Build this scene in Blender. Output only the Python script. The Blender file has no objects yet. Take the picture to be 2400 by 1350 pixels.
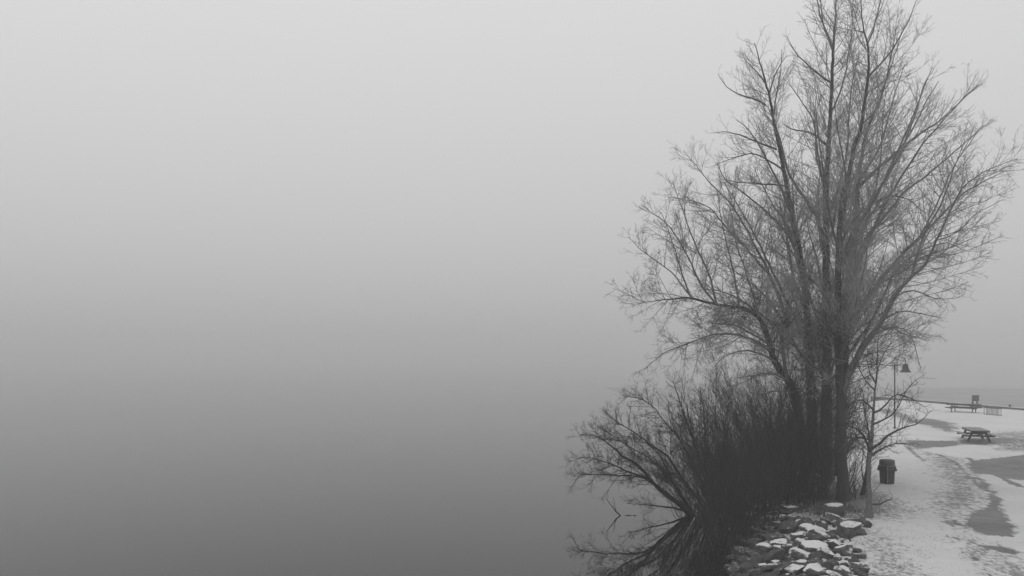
import bpy, bmesh, math, random
import numpy as np
from mathutils import Vector, Matrix

# ------------------------------------------------------------------ camera, sky, sun, exposure
F = 1813.0          # focal length in photo pixels
YH = 835.0          # photo row of the true horizon
CAMZ = 6.8          # eye height over the water
sc = bpy.context.scene
cam_d = bpy.data.cameras.new('camera')
cam = bpy.data.objects.new('camera', cam_d)
sc.collection.objects.link(cam)
cam.location = (0, 0, CAMZ)
cam.rotation_euler = (math.radians(90), 0, 0)
cam_d.sensor_width = 36.0
cam_d.lens = F / 2400 * 36
cam_d.shift_y = (YH - 675) / 2400
cam_d.clip_start = 0.1
cam_d.clip_end = 5000
sc.camera = cam

SUN_EL, SUN_AZ = math.radians(38), math.radians(-75)    # weak sun behind cloud, from the left
w = bpy.data.worlds.new('World'); sc.world = w; w.use_nodes = True
nt = w.node_tree; nt.nodes.clear()
N = nt.nodes.new
out = N('ShaderNodeOutputWorld'); bg = N('ShaderNodeBackground')
sky = N('ShaderNodeTexSky'); sky.sky_type = 'NISHITA'; sky.sun_disc = False
sky.sun_elevation = SUN_EL; sky.sun_rotation = SUN_AZ
sky.air_density = 2.0; sky.dust_density = 8.0
bw = N('ShaderNodeRGBToBW')
tc = N('ShaderNodeTexCoord'); sep = N('ShaderNodeSeparateXYZ')
nt.links.new(tc.outputs['Generated'], sep.inputs[0])
cl = N('ShaderNodeMath'); cl.operation = 'MAXIMUM'; cl.inputs[1].default_value = 0.0
nt.links.new(sep.outputs['Z'], cl.inputs[0])
# overcast luminance distribution, brighter towards the zenith
SKY_H, SKY_G = 3.7, 5.2
pw = N('ShaderNodeMath'); pw.operation = 'POWER'; pw.inputs[1].default_value = 0.5
ma = N('ShaderNodeMath'); ma.operation = 'MULTIPLY_ADD'
ma.inputs[1].default_value = SKY_G; ma.inputs[2].default_value = SKY_H
nt.links.new(cl.outputs[0], pw.inputs[0]); nt.links.new(pw.outputs[0], ma.inputs[0])
ad = N('ShaderNodeMath'); ad.operation = 'MULTIPLY_ADD'; ad.inputs[1].default_value = 0.06
nt.links.new(sky.outputs[0], bw.inputs[0]); nt.links.new(bw.outputs[0], ad.inputs[0]); nt.links.new(ma.outputs[0], ad.inputs[2])
nt.links.new(ad.outputs[0], bg.inputs['Color']); bg.inputs['Strength'].default_value = 0.1
nt.links.new(bg.outputs[0], out.inputs[0])

sun_d = bpy.data.lights.new('sun', 'SUN'); sun_d.energy = 0.5; sun_d.angle = math.radians(20)
sun = bpy.data.objects.new('sun', sun_d); sc.collection.objects.link(sun)
sun.rotation_euler = (math.radians(52), 0, math.radians(-75))
sc.view_settings.view_transform = 'Standard'; sc.view_settings.look = 'None'
sc.view_settings.exposure = 0.0; sc.view_settings.gamma = 1.0
sc.render.engine = 'CYCLES'
sc.cycles.max_bounces = 6; sc.cycles.diffuse_bounces = 3; sc.cycles.glossy_bounces = 3
sc.cycles.volume_bounces = 1; sc.cycles.transparent_max_bounces = 8
sc.cycles.use_denoising = True; sc.cycles.denoiser = 'OPENIMAGEDENOISE'
sc.cycles.denoising_input_passes = 'RGB_ALBEDO_NORMAL'; sc.cycles.denoising_prefilter = 'ACCURATE'
sc.cycles.use_light_tree = False

rng = np.random.default_rng(7)
random.seed(7)

# ------------------------------------------------------------------ helpers
def at(x, y, Y):
    return np.array([(x - 1200) / F * Y, Y, CAMZ - (y - YH) / F * Y])

def link(name, me, parent=None):
    o = bpy.data.objects.new(name, me); sc.collection.objects.link(o)
    if parent is not None: o.parent = parent
    return o

def props(o, label=None, cat=None, group=None, kind=None):
    if label: o['label'] = label
    if cat: o['category'] = cat
    if group: o['group'] = group
    if kind: o['kind'] = kind
    return o

def thing(name, label, cat, loc=(0, 0, 0), rz=0.0, group=None):
    o = link(name, None); o.location = [float(c) for c in loc]; o.rotation_euler = (0, 0, rz)
    o.empty_display_size = 0.2
    return props(o, label, cat, group)

def np_mesh(name, V, Q, mat=None, smooth=True, tris=None):
    me = bpy.data.meshes.new(name)
    nq = len(Q); ntri = 0 if tris is None else len(tris)
    me.vertices.add(len(V)); me.vertices.foreach_set('co', np.asarray(V, np.float32).ravel())
    me.loops.add(nq * 4 + ntri * 3)
    idx = np.asarray(Q, np.int32).ravel() if nq else np.zeros(0, np.int32)
    if ntri: idx = np.concatenate([idx, np.asarray(tris, np.int32).ravel()])
    me.loops.foreach_set('vertex_index', idx)
    me.polygons.add(nq + ntri)
    ls = np.concatenate([np.arange(nq) * 4, nq * 4 + np.arange(ntri) * 3]).astype(np.int32)
    me.polygons.foreach_set('loop_start', ls)
    me.polygons.foreach_set('use_smooth', np.full(nq + ntri, smooth))
    me.update(calc_edges=True)
    if mat: me.materials.append(mat)
    return me

def bm_obj(name, bm, mat, parent=None, smooth=False):
    me = bpy.data.meshes.new(name); bm.normal_update(); bm.to_mesh(me); bm.free()
    for p in me.polygons: p.use_smooth = smooth
    if mat: me.materials.append(mat)
    return link(name, me, parent)

def add_box(bm, c, s, rot=None, bev=0.0):
    m = Matrix.Translation(c) @ (rot.to_4x4() if rot else Matrix.Identity(4)) @ Matrix.Diagonal((s[0], s[1], s[2], 1))
    r = bmesh.ops.create_cube(bm, size=1.0, matrix=m)
    if bev > 0:
        es = list({e for v in r['verts'] for e in v.link_edges})
        bmesh.ops.bevel(bm, geom=es, offset=bev, segments=1, affect='EDGES')

def beam(bm, p0, p1, wd, th, bev=0.006, side=None):
    """a board from p0 to p1, wd across, th thick"""
    p0, p1 = Vector(p0), Vector(p1); d = p1 - p0; L = d.length; d.normalize()
    up = Vector(side) if side else Vector((0, 0, 1))
    x = up.cross(d)
    if x.length < 1e-4: x = Vector((1, 0, 0))
    x.normalize(); z = d.cross(x)
    R = Matrix((x, d, z)).transposed()
    add_box(bm, (p0 + p1) / 2, (wd, L, th), R, bev)

def lathe(bm, prof, seg=24, c=(0, 0, 0), pw=None):
    rings = []
    for r, z in prof:
        ring = []
        for k in range(seg):
            a = 2 * math.pi * k / seg
            ca, sa = math.cos(a), math.sin(a)
            if pw: # superellipse: rounded square section
                f = (abs(ca) ** pw + abs(sa) ** pw) ** (-1 / pw)
                ca *= f; sa *= f
            ring.append(bm.verts.new((c[0] + r * ca, c[1] + r * sa, c[2] + z)))
        rings.append(ring)
    for a, b in zip(rings, rings[1:]):
        for k in range(seg):
            bm.faces.new((a[k], a[(k + 1) % seg], b[(k + 1) % seg], b[k]))
    bm.faces.new(rings[0][::-1]); bm.faces.new(rings[-1])

def tube(bm, pts, rad, seg=10):
    pts = [Vector(p) for p in pts]
    if not hasattr(rad, '__len__'): rad = [rad] * len(pts)
    rings = []; ref = None
    for i, p in enumerate(pts):
        t = (pts[min(i + 1, len(pts) - 1)] - pts[max(i - 1, 0)]).normalized()
        if ref is None: ref = t.orthogonal()
        u = (ref - t * ref.dot(t)).normalized(); v = t.cross(u); ref = u
        rings.append([bm.verts.new(p + (u * math.cos(2 * math.pi * k / seg) + v * math.sin(2 * math.pi * k / seg)) * rad[i]) for k in range(seg)])
    for a, b in zip(rings, rings[1:]):
        for k in range(seg):
            bm.faces.new((a[k], a[(k + 1) % seg], b[(k + 1) % seg], b[k]))
    bm.faces.new(rings[0][::-1]); bm.faces.new(rings[-1])

# ------------------------------------------------------------------ materials (all grey: the photograph is black and white)
def mat_new(name):
    m = bpy.data.materials.new(name); m.use_nodes = True
    t = m.node_tree; b = t.nodes['Principled BSDF']
    return m, t, b

def g(v): return (v, v, v, 1)

def ramp(t, src, stops):
    r = t.nodes.new('ShaderNodeValToRGB'); e = r.color_ramp.elements
    while len(e) > 1: e.remove(e[-1])
    e[0].position = stops[0][0]; e[0].color = g(stops[0][1])
    for p, v in stops[1:]:
        n = e.new(p); n.color = g(v)
    t.links.new(src, r.inputs[0]); return r.outputs[0]

def noise(t, coord, scale, detail=4, rough=0.6, dist=0.0):
    n = t.nodes.new('ShaderNodeTexNoise'); n.inputs['Scale'].default_value = scale
    n.inputs['Detail'].default_value = detail; n.inputs['Roughness'].default_value = rough
    n.inputs['Distortion'].default_value = dist
    if coord is not None: t.links.new(coord, n.inputs['Vector'])
    return n.outputs['Fac']

def mapping(t, coord, scale):
    m = t.nodes.new('ShaderNodeMapping'); m.inputs['Scale'].default_value = scale
    t.links.new(coord, m.inputs['Vector']); return m.outputs[0]

def math_n(t, op, a, b=None, c=None, clamp=False):
    n = t.nodes.new('ShaderNodeMath'); n.operation = op; n.use_clamp = clamp
    for i, v in enumerate((a, b, c)):
        if v is None: continue
        if isinstance(v, (int, float)): n.inputs[i].default_value = v
        else: t.links.new(v, n.inputs[i])
    return n.outputs[0]

def mixc(t, fac, a, b):
    n = t.nodes.new('ShaderNodeMix'); n.data_type = 'RGBA'
    t.links.new(fac, n.inputs[0])
    for i, v in ((6, a), (7, b)):
        if isinstance(v, (int, float)): n.inputs[i].default_value = g(v)
        else: t.links.new(v, n.inputs[i])
    return n.outputs[2]

def bump(t, b, h, dist, strength=1.0):
    n = t.nodes.new('ShaderNodeBump'); n.inputs['Distance'].default_value = dist
    n.inputs['Strength'].default_value = strength
    t.links.new(h, n.inputs['Height']); t.links.new(n.outputs[0], b.inputs['Normal'])

def simple_mat(name, lo, hi, scale, rough=0.7, stretch=(1, 1, 1), bd=0.004, metallic=0.0, snow=0.0, snow_scale=3.0):
    m, t, b = mat_new(name)
    co = t.nodes.new('ShaderNodeTexCoord').outputs['Object']
    v = mapping(t, co, stretch)
    n = noise(t, v, scale, 6, 0.65)
    col = ramp(t, n, [(0.3, lo), (0.7, hi)])
    if snow > 0:   # snow lying on what faces up
        geo = t.nodes.new('ShaderNodeNewGeometry'); s = t.nodes.new('ShaderNodeSeparateXYZ')
        t.links.new(geo.outputs['True Normal'], s.inputs[0])
        n2 = noise(t, co, snow_scale * 1.6, 8, 0.75)
        f = math_n(t, 'MULTIPLY_ADD', n2, 1.7, s.outputs['Z'])
        f = math_n(t, 'SUBTRACT', f, 1.97 - snow * 0.42)
        f = math_n(t, 'MULTIPLY', f, 4.5, clamp=True)
        col = mixc(t, f, col, 0.62)
    t.links.new(col, b.inputs['Base Color'])
    b.inputs['Roughness'].default_value = rough; b.inputs['Metallic'].default_value = metallic
    if bd: bump(t, b, n, bd)
    return m

M_bark = simple_mat('bark', 0.022, 0.065, 9, 0.9, (1, 1, 0.18), 0.03)
M_barkpale = simple_mat('sapling_bark', 0.07, 0.15, 16, 0.85, (1, 1, 0.3), 0.01)
M_limb_lit = simple_mat('limb_bark_fog_lit', 0.09, 0.19, 9, 0.9, (1, 1, 0.3), 0.01)  # paler than the trunk: fog and light higher up put into the colour
M_twig_lit = simple_mat('twig', 0.2, 0.32, 3, 0.8, bd=0)  # crown brightening from fog and light put into the twig colour
M_willow = simple_mat('willow_bark', 0.014, 0.032, 3, 0.85, bd=0)
M_wood = simple_mat('weathered_timber', 0.02, 0.045, 6, 0.8, (6, 0.6, 6), 0.004)
M_woodtop = simple_mat('weathered_timber_pale', 0.13, 0.30, 5, 0.85, (9, 0.7, 9), 0.003)  # paler timber for top planks and bench seats
M_steel = simple_mat('dark_painted_steel', 0.016, 0.026, 4, 0.5, bd=0)
M_plastic = simple_mat('dark_plastic', 0.016, 0.028, 5, 0.45, bd=0.001)
M_lid = simple_mat('lid_plastic', 0.06, 0.10, 5, 0.5, bd=0.001)
M_strip = simple_mat('pale_plastic', 0.15, 0.24, 8, 0.4, bd=0.002)
M_rock = simple_mat('riprap_stone', 0.028, 0.13, 5, 0.9, (1, 1, 1), 0.05, snow=1.0, snow_scale=2.6)
M_rockb = simple_mat('bare_stone', 0.025, 0.10, 6, 0.9, (1, 1, 1), 0.05, snow=0.25, snow_scale=4)
M_rockw = simple_mat('snowed_stone', 0.035, 0.14, 5, 0.9, (1, 1, 1), 0.04, snow=1.5, snow_scale=2.0)
M_curb = simple_mat('quay_concrete', 0.055, 0.10, 1.5, 0.85, bd=0.01)
M_sign = simple_mat('sign_panel', 0.06, 0.07, 3, 0.6, bd=0)
M_stump = simple_mat('stump_wood', 0.04, 0.10, 8, 0.9, (2, 2, 0.3), 0.02, snow=1.6)
M_stub = simple_mat('dead_grass', 0.05, 0.13, 2, 0.9, bd=0)
M_snowcap = simple_mat('settled_snow', 0.55, 0.66, 6, 0.8, bd=0.01)

# water: dark body under a still, mirror-like surface
M_water, t, b = mat_new('still_lake_water')
b.inputs['Base Color'].default_value = g(0.012); b.inputs['Roughness'].default_value = 0.02
b.inputs['IOR'].default_value = 1.333
co = t.nodes.new('ShaderNodeTexCoord').outputs['Object']
bump(t, b, noise(t, mapping(t, co, (1, 1, 1)), 1.1, 3, 0.5), 0.0018)

# thin ice
M_ice, t, b = mat_new('thin_ice')
co = t.nodes.new('ShaderNodeTexCoord').outputs['Object']
n1 = noise(t, mapping(t, co, (0.12, 0.9, 1)), 0.9, 5, 0.6)
t.links.new(ramp(t, n1, [(0.4, 0.18), (0.62, 0.25), (0.7, 0.45)]), b.inputs['Base Color'])
b.inputs['Roughness'].default_value = 0.5

# snowy ground with wet, trodden and grassy places
M_ground, t, b = mat_new('patchy_snow')
co = t.nodes.new('ShaderNodeTexCoord').outputs['Object']
def attr(nm):
    a = t.nodes.new('ShaderNodeAttribute'); a.attribute_name = nm; return a.outputs['Fac']
wet, trod, rough_a = attr('wet'), attr('trod'), attr('grassy')
n_big = noise(t, co, 0.35, 5, 0.6, 0.3)
n_mid = noise(t, mapping(t, co, (1.0, 0.55, 1)), 2.2, 6, 0.7, 0.4)
n_fine = noise(t, mapping(t, co, (1, 0.6, 1)), 7.5, 6, 0.75)
snowcol = mixc(t, n_big, 0.48, 0.66)
grass = ramp(t, n_fine, [(0.35, 0.05), (0.7, 0.16)])
# grass showing through: threshold falls where 'grassy' or 'trod' is high
f = math_n(t, 'MULTIPLY_ADD', n_fine, 0.85, math_n(t, 'MULTIPLY', n_mid, 0.32))
f = math_n(t, 'MULTIPLY_ADD', rough_a, 0.26, f)
f = math_n(t, 'MULTIPLY_ADD', trod, 0.19, f)
f = math_n(t, 'SUBTRACT', f, 0.685)
f = math_n(t, 'MULTIPLY', f, 9.0, clamp=True)
f = math_n(t, 'MULTIPLY', f, 0.8)
c1 = mixc(t, f, snowcol, grass)
# meltwater and grey ice
wf = math_n(t, 'MULTIPLY_ADD', math_n(t, 'SUBTRACT', n_mid, 0.5), 1.5, wet)
wf = math_n(t, 'MULTIPLY_ADD', math_n(t, 'SUBTRACT', n_fine, 0.5), 1.1, wf)
wf = math_n(t, 'SUBTRACT', wf, 0.42)
wf = math_n(t, 'MULTIPLY', wf, 3.0, clamp=True)
icecol = mixc(t, ramp(t, n_big, [(.35, 0.0), (.65, 1.0)]), 0.035, 0.10)
c2 = mixc(t, wf, c1, icecol)
shore = attr('shore')   # bare wet stones and mud at the waterline, darker gaps in the riprap
sf = math_n(t, 'MULTIPLY_ADD', math_n(t, 'SUBTRACT', n_mid, 0.5), 2.2, shore)
sf = math_n(t, 'MULTIPLY', math_n(t, 'SUBTRACT', sf, 0.4), 6.0, clamp=True)
c2 = mixc(t, sf, c2, ramp(t, n_fine, [(.3, .025), (.7, .07)]))
t.links.new(c2, b.inputs['Base Color'])
r = math_n(t, 'MULTIPLY_ADD', wf, -0.42, 0.85)
t.links.new(r, b.inputs['Roughness'])
hh = math_n(t, 'MULTIPLY_ADD', n_fine, 0.5, n_mid)
hh = math_n(t, 'MULTIPLY', hh, math_n(t, 'SUBTRACT', 1.0, wf))
bump(t, b, hh, 0.07, 0.8)

# ------------------------------------------------------------------ ground
LEFT = np.array([(2, -60), (3, 0), (4.2, 10), (5.2, 18), (6.0, 22), (6.7, 24.4), (7.5, 27), (8.1, 30), (8.3, 33),
                 (9.3, 37), (13.5, 45), (22, 60), (34, 82), (44, 101), (48, 107.5), (50.3, 108)], float)
RIGHT = np.array([(50.3, 108), (54.8, 82.8), (60, 59), (73, 0), (86, -60)], float)
POLY = np.vstack([LEFT, RIGHT[1:]])

def dist_poly(P, L):
    d = np.full(len(P), 1e9)
    for a, b_ in zip(L[:-1], L[1:]):
        ab = b_ - a; tt = np.clip(((P - a) @ ab) / (ab @ ab), 0, 1)
        d = np.minimum(d, np.linalg.norm(P - a - tt[:, None] * ab, axis=1))
    return d

def inside(P):
    x, y = P[:, 0], P[:, 1]; r_ = np.zeros(len(P), bool); n = len(POLY)
    for i in range(n):
        x1, y1 = POLY[i]; x2, y2 = POLY[(i + 1) % n]
        if y1 == y2: continue
        c = ((y1 > y) != (y2 > y)) & (x < (x2 - x1) * (y - y1) / (y2 - y1) + x1)
        r_ ^= c
    return r_

_tab = rng.random((256, 256))
def vnoise(x, y):
    xi = np.floor(x).astype(int); yi = np.floor(y).astype(int); fx = x - xi; fy = y - yi
    fx = fx * fx * (3 - 2 * fx); fy = fy * fy * (3 - 2 * fy)
    T = lambda a, c: _tab[a & 255, c & 255]
    return (T(xi, yi) * (1 - fx) + T(xi + 1, yi) * fx) * (1 - fy) + (T(xi, yi + 1) * (1 - fx) + T(xi + 1, yi + 1) * fx) * fy - 0.5

def height(X, Y):
    P = np.stack([np.atleast_1d(X), np.atleast_1d(Y)], 1).astype(float)
    ins = inside(P); dl = dist_poly(P, LEFT); dr = dist_poly(P, RIGHT)
    s = np.where(ins, dl, -np.minimum(dl, 50))
    z = np.interp(s, [-8, -3, 0, 1.2, 2.6, 4.3, 6], [-1.6, -1.2, -0.06, 0.4, 0.74, 0.97, 1.0])
    z = np.where(~ins & (dr < dl), -1.6, z)
    k = np.clip(1.5 - np.abs(s - 2.5) / 2.5, 0.12, 1)
    z = z + ins * (k * 0.16 * vnoise(P[:, 0] * 1.6, P[:, 1] * 1.6) + 0.03 * vnoise(P[:, 0] * 5 + 9, P[:, 1] * 5) + 0.09 * vnoise(P[:, 0] * 0.3, P[:, 1] * 0.3))
    return z

def hz(X, Y): return float(height(X, Y)[0])

def hit(x, y):
    """ground point seen at photo pixel x, y"""
    Ys = np.arange(17, 120, 0.05); Xs = (x - 1200) / F * Ys; Zr = CAMZ - (y - YH) / F * Ys
    hgt = np.maximum(height(Xs, Ys), 0.0)
    i = np.argmax(Zr <= hgt)
    return np.array([Xs[i], Ys[i], hgt[i]])

gx = np.concatenate([[-900, -400, -150, -50, -15, -5], np.arange(0, 5, .5), np.arange(5, 34, .13), np.arange(34, 62, .45), [65, 75, 100, 180, 400, 900]])
gy = np.concatenate([[-50, -25, -8, 2, 8, 13], np.arange(16, 18, .5), np.arange(18, 46, .13), np.arange(46, 64, .25), np.arange(64, 110, .45), [112, 116, 125, 150, 220, 400, 950]])
GX, GY = np.meshgrid(gx, gy); PX, PY = GX.ravel(), GY.ravel()
Z = height(PX, PY)
nx, ny = len(gx), len(gy)
ii = (np.arange(ny - 1)[:, None] * nx + np.arange(nx - 1)[None, :]).ravel()
Q = np.stack([ii, ii + 1, ii + nx + 1, ii + nx], 1)
gm = np_mesh('ground', np.stack([PX, PY, Z], 1), Q, M_ground)
GP = np.stack([PX, PY], 1)
def gpt(x, y):
    Y = F * 5.8 / (y - YH); return np.array([(x - 1200) / F * Y, Y])
def capsules(lst):
    m = np.zeros(len(GP))
    for x1, y1, x2, y2, hw, st in lst:
        a, b_ = gpt(x1, y1), gpt(x2, y2)
        d = dist_poly(GP, np.array([a, b_]))
        d = d + 0.5 * hw * (vnoise(PX * 0.9 / hw ** .5, PY * 0.9 / hw ** .5))
        m = np.maximum(m, st * np.clip(1.3 - d / hw, 0, 1))
    return m
def blob(lst):
    m = np.zeros(len(GP))
    for st, soft, pts in lst:
        pg = np.array([gpt(*p) for p in pts]); pg = np.vstack([pg, pg[:1]])
        bb = (PX > pg[:, 0].min() - 3) & (PX < pg[:, 0].max() + 3) & (PY > pg[:, 1].min() - 3) & (PY < pg[:, 1].max() + 3)
        P = GP[bb]; ins = np.zeros(len(P), bool)
        for (x1, y1), (x2, y2) in zip(pg[:-1], pg[1:]):
            if abs(y1 - y2) < 1e-9: continue
            ins ^= ((y1 > P[:, 1]) != (y2 > P[:, 1])) & (P[:, 0] < (x2 - x1) * (P[:, 1] - y1) / (y2 - y1) + x1)
        sd = dist_poly(P, pg) * np.where(ins, 1, -1) + .35 * soft * (vnoise(P[:, 0] * 1.4, P[:, 1] * 1.4) + .6 * vnoise(P[:, 0] * 3.7, P[:, 1] * 3.7))
        m[bb] = np.maximum(m[bb], st * np.clip(.5 + sd / soft * .6, 0, 1))
    return m
zp = lambda L: [(2100 + x / 3.857, 1000 + y / 3.857) for x, y in L]
wet_m = blob([(1.0, .5, zp([(650, 320), (860, 290), (1400, 225), (1600, 250), (1600, 520), (1300, 480), (1080, 480), (920, 440), (700, 415), (640, 365)])),
              (1.0, .35, zp([(820, 590), (910, 580), (950, 660), (930, 720), (1000, 800), (1080, 930), (1075, 1000), (900, 998), (740, 972), (640, 920), (610, 850), (650, 800), (790, 740), (850, 680)])),
              (.9, .4, zp([(660, 360), (720, 400), (800, 490), (850, 530), (880, 590), (820, 600), (760, 540), (700, 450)])),
              (.8, .3, zp([(760, 1085), (900, 1065), (1050, 1105), (1160, 1145), (1120, 1180), (950, 1155), (830, 1125)])),
              (.95, .6, zp([(60, 125), (560, 122), (620, 140), (600, 165), (300, 192), (150, 195)])),
              (.95, .7, zp([(560, 110), (1080, 100), (1120, 150), (800, 166), (520, 158)])),
              (.62, .5, zp([(330, 850), (480, 830), (640, 850), (640, 920), (480, 900), (340, 885)])),
              (.5, .8, zp([(820, 140), (1200, 60), (1500, 60), (1500, 220), (1000, 235), (880, 200)])),
              (1.0, 1.2, [(2075, 955), (2105, 963), (2150, 983), (2172, 979), (2230, 990), (2244, 1004), (2230, 1013), (2199, 1006), (2172, 996), (2139, 993), (2095, 976), (2050, 962)])])
wet_m = np.maximum(wet_m, capsules([(2108, 1032, 2165, 1080, .22, .7), (2195, 1062, 2240, 1085, .2, .65), (2240, 1085, 2300, 1145, .2, .65),
                  (2268, 1073, 2330, 1110, .2, .8), (2330, 1110, 2395, 1142, .25, .85), (2240, 1262, 2330, 1360, .1, .6), (2205, 1240, 2260, 1300, .08, .55)]))
trod_m = np.maximum(blob([(1.0, 1.0, zp([(160, 190), (620, 290), (820, 560), (850, 690), (600, 800), (660, 980), (480, 930), (380, 850), (250, 700), (420, 520), (300, 330)])),
                          (.9, .8, zp([(420, 980), (760, 1000), (1160, 1180), (1400, 1350), (1300, 1500), (900, 1400), (600, 1150)])),
                          (1.0, 1.5, zp([(700, 60), (1500, 20), (1500, 250), (900, 220)])),
                          (.5, .8, zp([(230, 640), (360, 660), (340, 800), (240, 780)]))]),
                    capsules([(2330, 1180, 2345, 1240, .3, .4)]))
trod_m = np.maximum(trod_m, 0.3 * np.clip(vnoise(PX * .5 + 3, PY * .3) * 3, 0, 1))
dl = dist_poly(GP, LEFT)
grassy_m = .5 * np.clip(1.1 - np.abs(dl - 4.6) / 1.3, 0, 1) * np.clip((33 - PY) / 5, 0.25, 1)
under = np.clip(1.4 - np.hypot((PX - 12.8) / 2.6, (PY - 32.5) / 4.5), 0, 1)      # litter under the trees
grassy_m = np.maximum(grassy_m, under * 1.5)
shore_m = np.interp(dl, [0, 1.2, 2.2, 3.8, 4.4], [1.2, 1.0, .45, .3, 0]) * (PY < 60)
for nm, vals in (('shore', shore_m), ('wet', wet_m), ('trod', trod_m), ('grassy', grassy_m)):
    a = gm.attributes.new(nm, 'FLOAT', 'POINT'); a.data.foreach_set('value', vals.astype(np.float32))
props(link('ground', gm), kind='structure')

wm = np_mesh('water', [(-900, -50, 0), (900, -50, 0), (900, 950, 0), (-900, 950, 0)], [(0, 1, 2, 3)], M_water)
props(link('water', wm), kind='structure')
# thin ice beyond the quay, with an irregular outer edge
e_out = [(20 + i * 6, 166 + 1.2 * math.sin(i * 1.7) + random.uniform(-.7, .7)) for i in range(22)]
e_in = [(20 + i * 6, 104 if i < 7 else max(-40, 108 - (20 + i * 6 - 50) * 4.4)) for i in range(22)]
V = [(x, y, 0.006) for x, y in e_out] + [(x, y, 0.006) for x, y in e_in]
im = np_mesh('ice_sheet', V, [(i + 22, i + 23, i + 1, i) for i in range(21)], M_ice)
props(link('ice_sheet', im), kind='structure')

# quay kerb along the far edge
kb = thing('quay_kerb', 'long low dark kerb with a snowy top along the far water edge', 'kerb', (0, 0, 0))
bm = bmesh.new(); bm2 = bmesh.new()
pts = [Vector((p[0], p[1], 0)) for p in RIGHT[:4]]
for a, c in zip(pts[:-1], pts[1:]):
    beam(bm, (a.x, a.y, 0.0), (c.x, c.y, 0.0), 0.45, 2.46, 0.02)
    beam(bm2, (a.x - .02, a.y, 1.247), (c.x - .02, c.y, 1.247), 0.36, 0.035, 0.012)
bm_obj('kerb_beam', bm, M_curb, kb); bm_obj('snow_strip', bm2, M_snowcap, kb)

# ------------------------------------------------------------------ branching plants (numpy)
def tubes_mesh(name, batches, mat, parent):
    """batches: list of (P[M,n,3], R[M,n], k)"""
    Vs, Qs, off = [], [], 0
    for P, R, k in batches:
        if len(P) == 0: continue
        Mn, n, _ = P.shape
        T = np.gradient(P, axis=1); T /= np.linalg.norm(T, axis=2, keepdims=True) + 1e-9
        ref = np.cross(T[:, :1], rng.normal(size=(Mn, 1, 3))); ref /= np.linalg.norm(ref, axis=2, keepdims=True) + 1e-9
        U = ref - T * np.sum(ref * T, axis=2, keepdims=True); U /= np.linalg.norm(U, axis=2, keepdims=True) + 1e-9
        W = np.cross(T, U)
        a = np.arange(k) * 2 * np.pi / k
        V = P[:, :, None] + R[:, :, None, None] * (U[:, :, None] * np.cos(a)[:, None] + W[:, :, None] * np.sin(a)[:, None])
        base = (np.arange(Mn)[:, None, None] * n * k + np.arange(n - 1)[None, :, None] * k)
        j = np.arange(k)[None, None]; j2 = (j + 1) % k
        q = np.stack([base + j, base + j2, base + k + j2, base + k + j], -1).reshape(-1, 4) + off
        Vs.append(V.reshape(-1, 3)); Qs.append(q); off += Mn * n * k
    V = np.concatenate(Vs); org = np.array(parent.location) if parent is not None else 0
    return link(name, np_mesh(name, V - org, np.concatenate(Qs), mat), parent)

def spline(pts, n):
    pts = np.asarray(pts, float)
    d = np.concatenate([[0], np.cumsum(np.linalg.norm(np.diff(pts[:, :3], axis=0), axis=1))])
    p = np.vstack([2 * pts[0] - pts[1], pts, 2 * pts[-1] - pts[-2]])
    s = np.linspace(0, d[-1], n); k = np.clip(np.searchsorted(d, s, 'right') - 1, 0, len(pts) - 2)
    u = ((s - d[k]) / (d[k + 1] - d[k] + 1e-9))[:, None]
    p0, p1, p2, p3 = p[k], p[k + 1], p[k + 2], p[k + 3]
    return 0.5 * (2 * p1 + (p2 - p0) * u + (2 * p0 - 5 * p1 + 4 * p2 - p3) * u ** 2 + (3 * p1 - p0 - 3 * p2 + p3) * u ** 3)

def limb3d(px, Y0, Y1, n=None):
    """px: (x, y, half width) in photo pixels along the limb; Y0..Y1 its depth"""
    m = len(px); pts = []
    for i, (x, y, h) in enumerate(px):
        Y = Y0 + (Y1 - Y0) * (i / (m - 1)) ** 1.3
        p = at(x, y, Y); pts.append([*p, h / F * Y])
    L = sum(np.linalg.norm(np.array(a[:3]) - np.array(b_[:3])) for a, b_ in zip(pts, pts[1:]))
    s = spline(pts, n or max(8, int(L / 0.3)))
    s[:, 3] *= np.linspace(1, .74, len(s))
    s[:, 3] = np.maximum(s[:, 3], 0.006)
    s[1:-1, :3] += rng.normal(scale=0.012, size=(len(s) - 2, 3)) + 0.0
    return s[:, :3], s[:, 3]

def grow(S, D, L, R, n, wander, up, out_r=0.25):
    """vectorised polylines"""
    Mn = len(S); P = np.zeros((Mn, n, 3)); P[:, 0] = S; d = D.copy(); cur = rng.normal(size=(Mn, 3)) * wander
    for i in range(1, n):
        cur = cur * 0.6 + rng.normal(size=(Mn, 3)) * wander * 0.8
        d = d + cur; d[:, 2] += up
        d /= np.linalg.norm(d, axis=1, keepdims=True)
        P[:, i] = P[:, i - 1] + d * (L / (n - 1))[:, None]
    tt = np.linspace(0, 1, n)
    RR = R[:, None] * (1 - (1 - out_r) * tt[None])
    return P, RR

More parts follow.
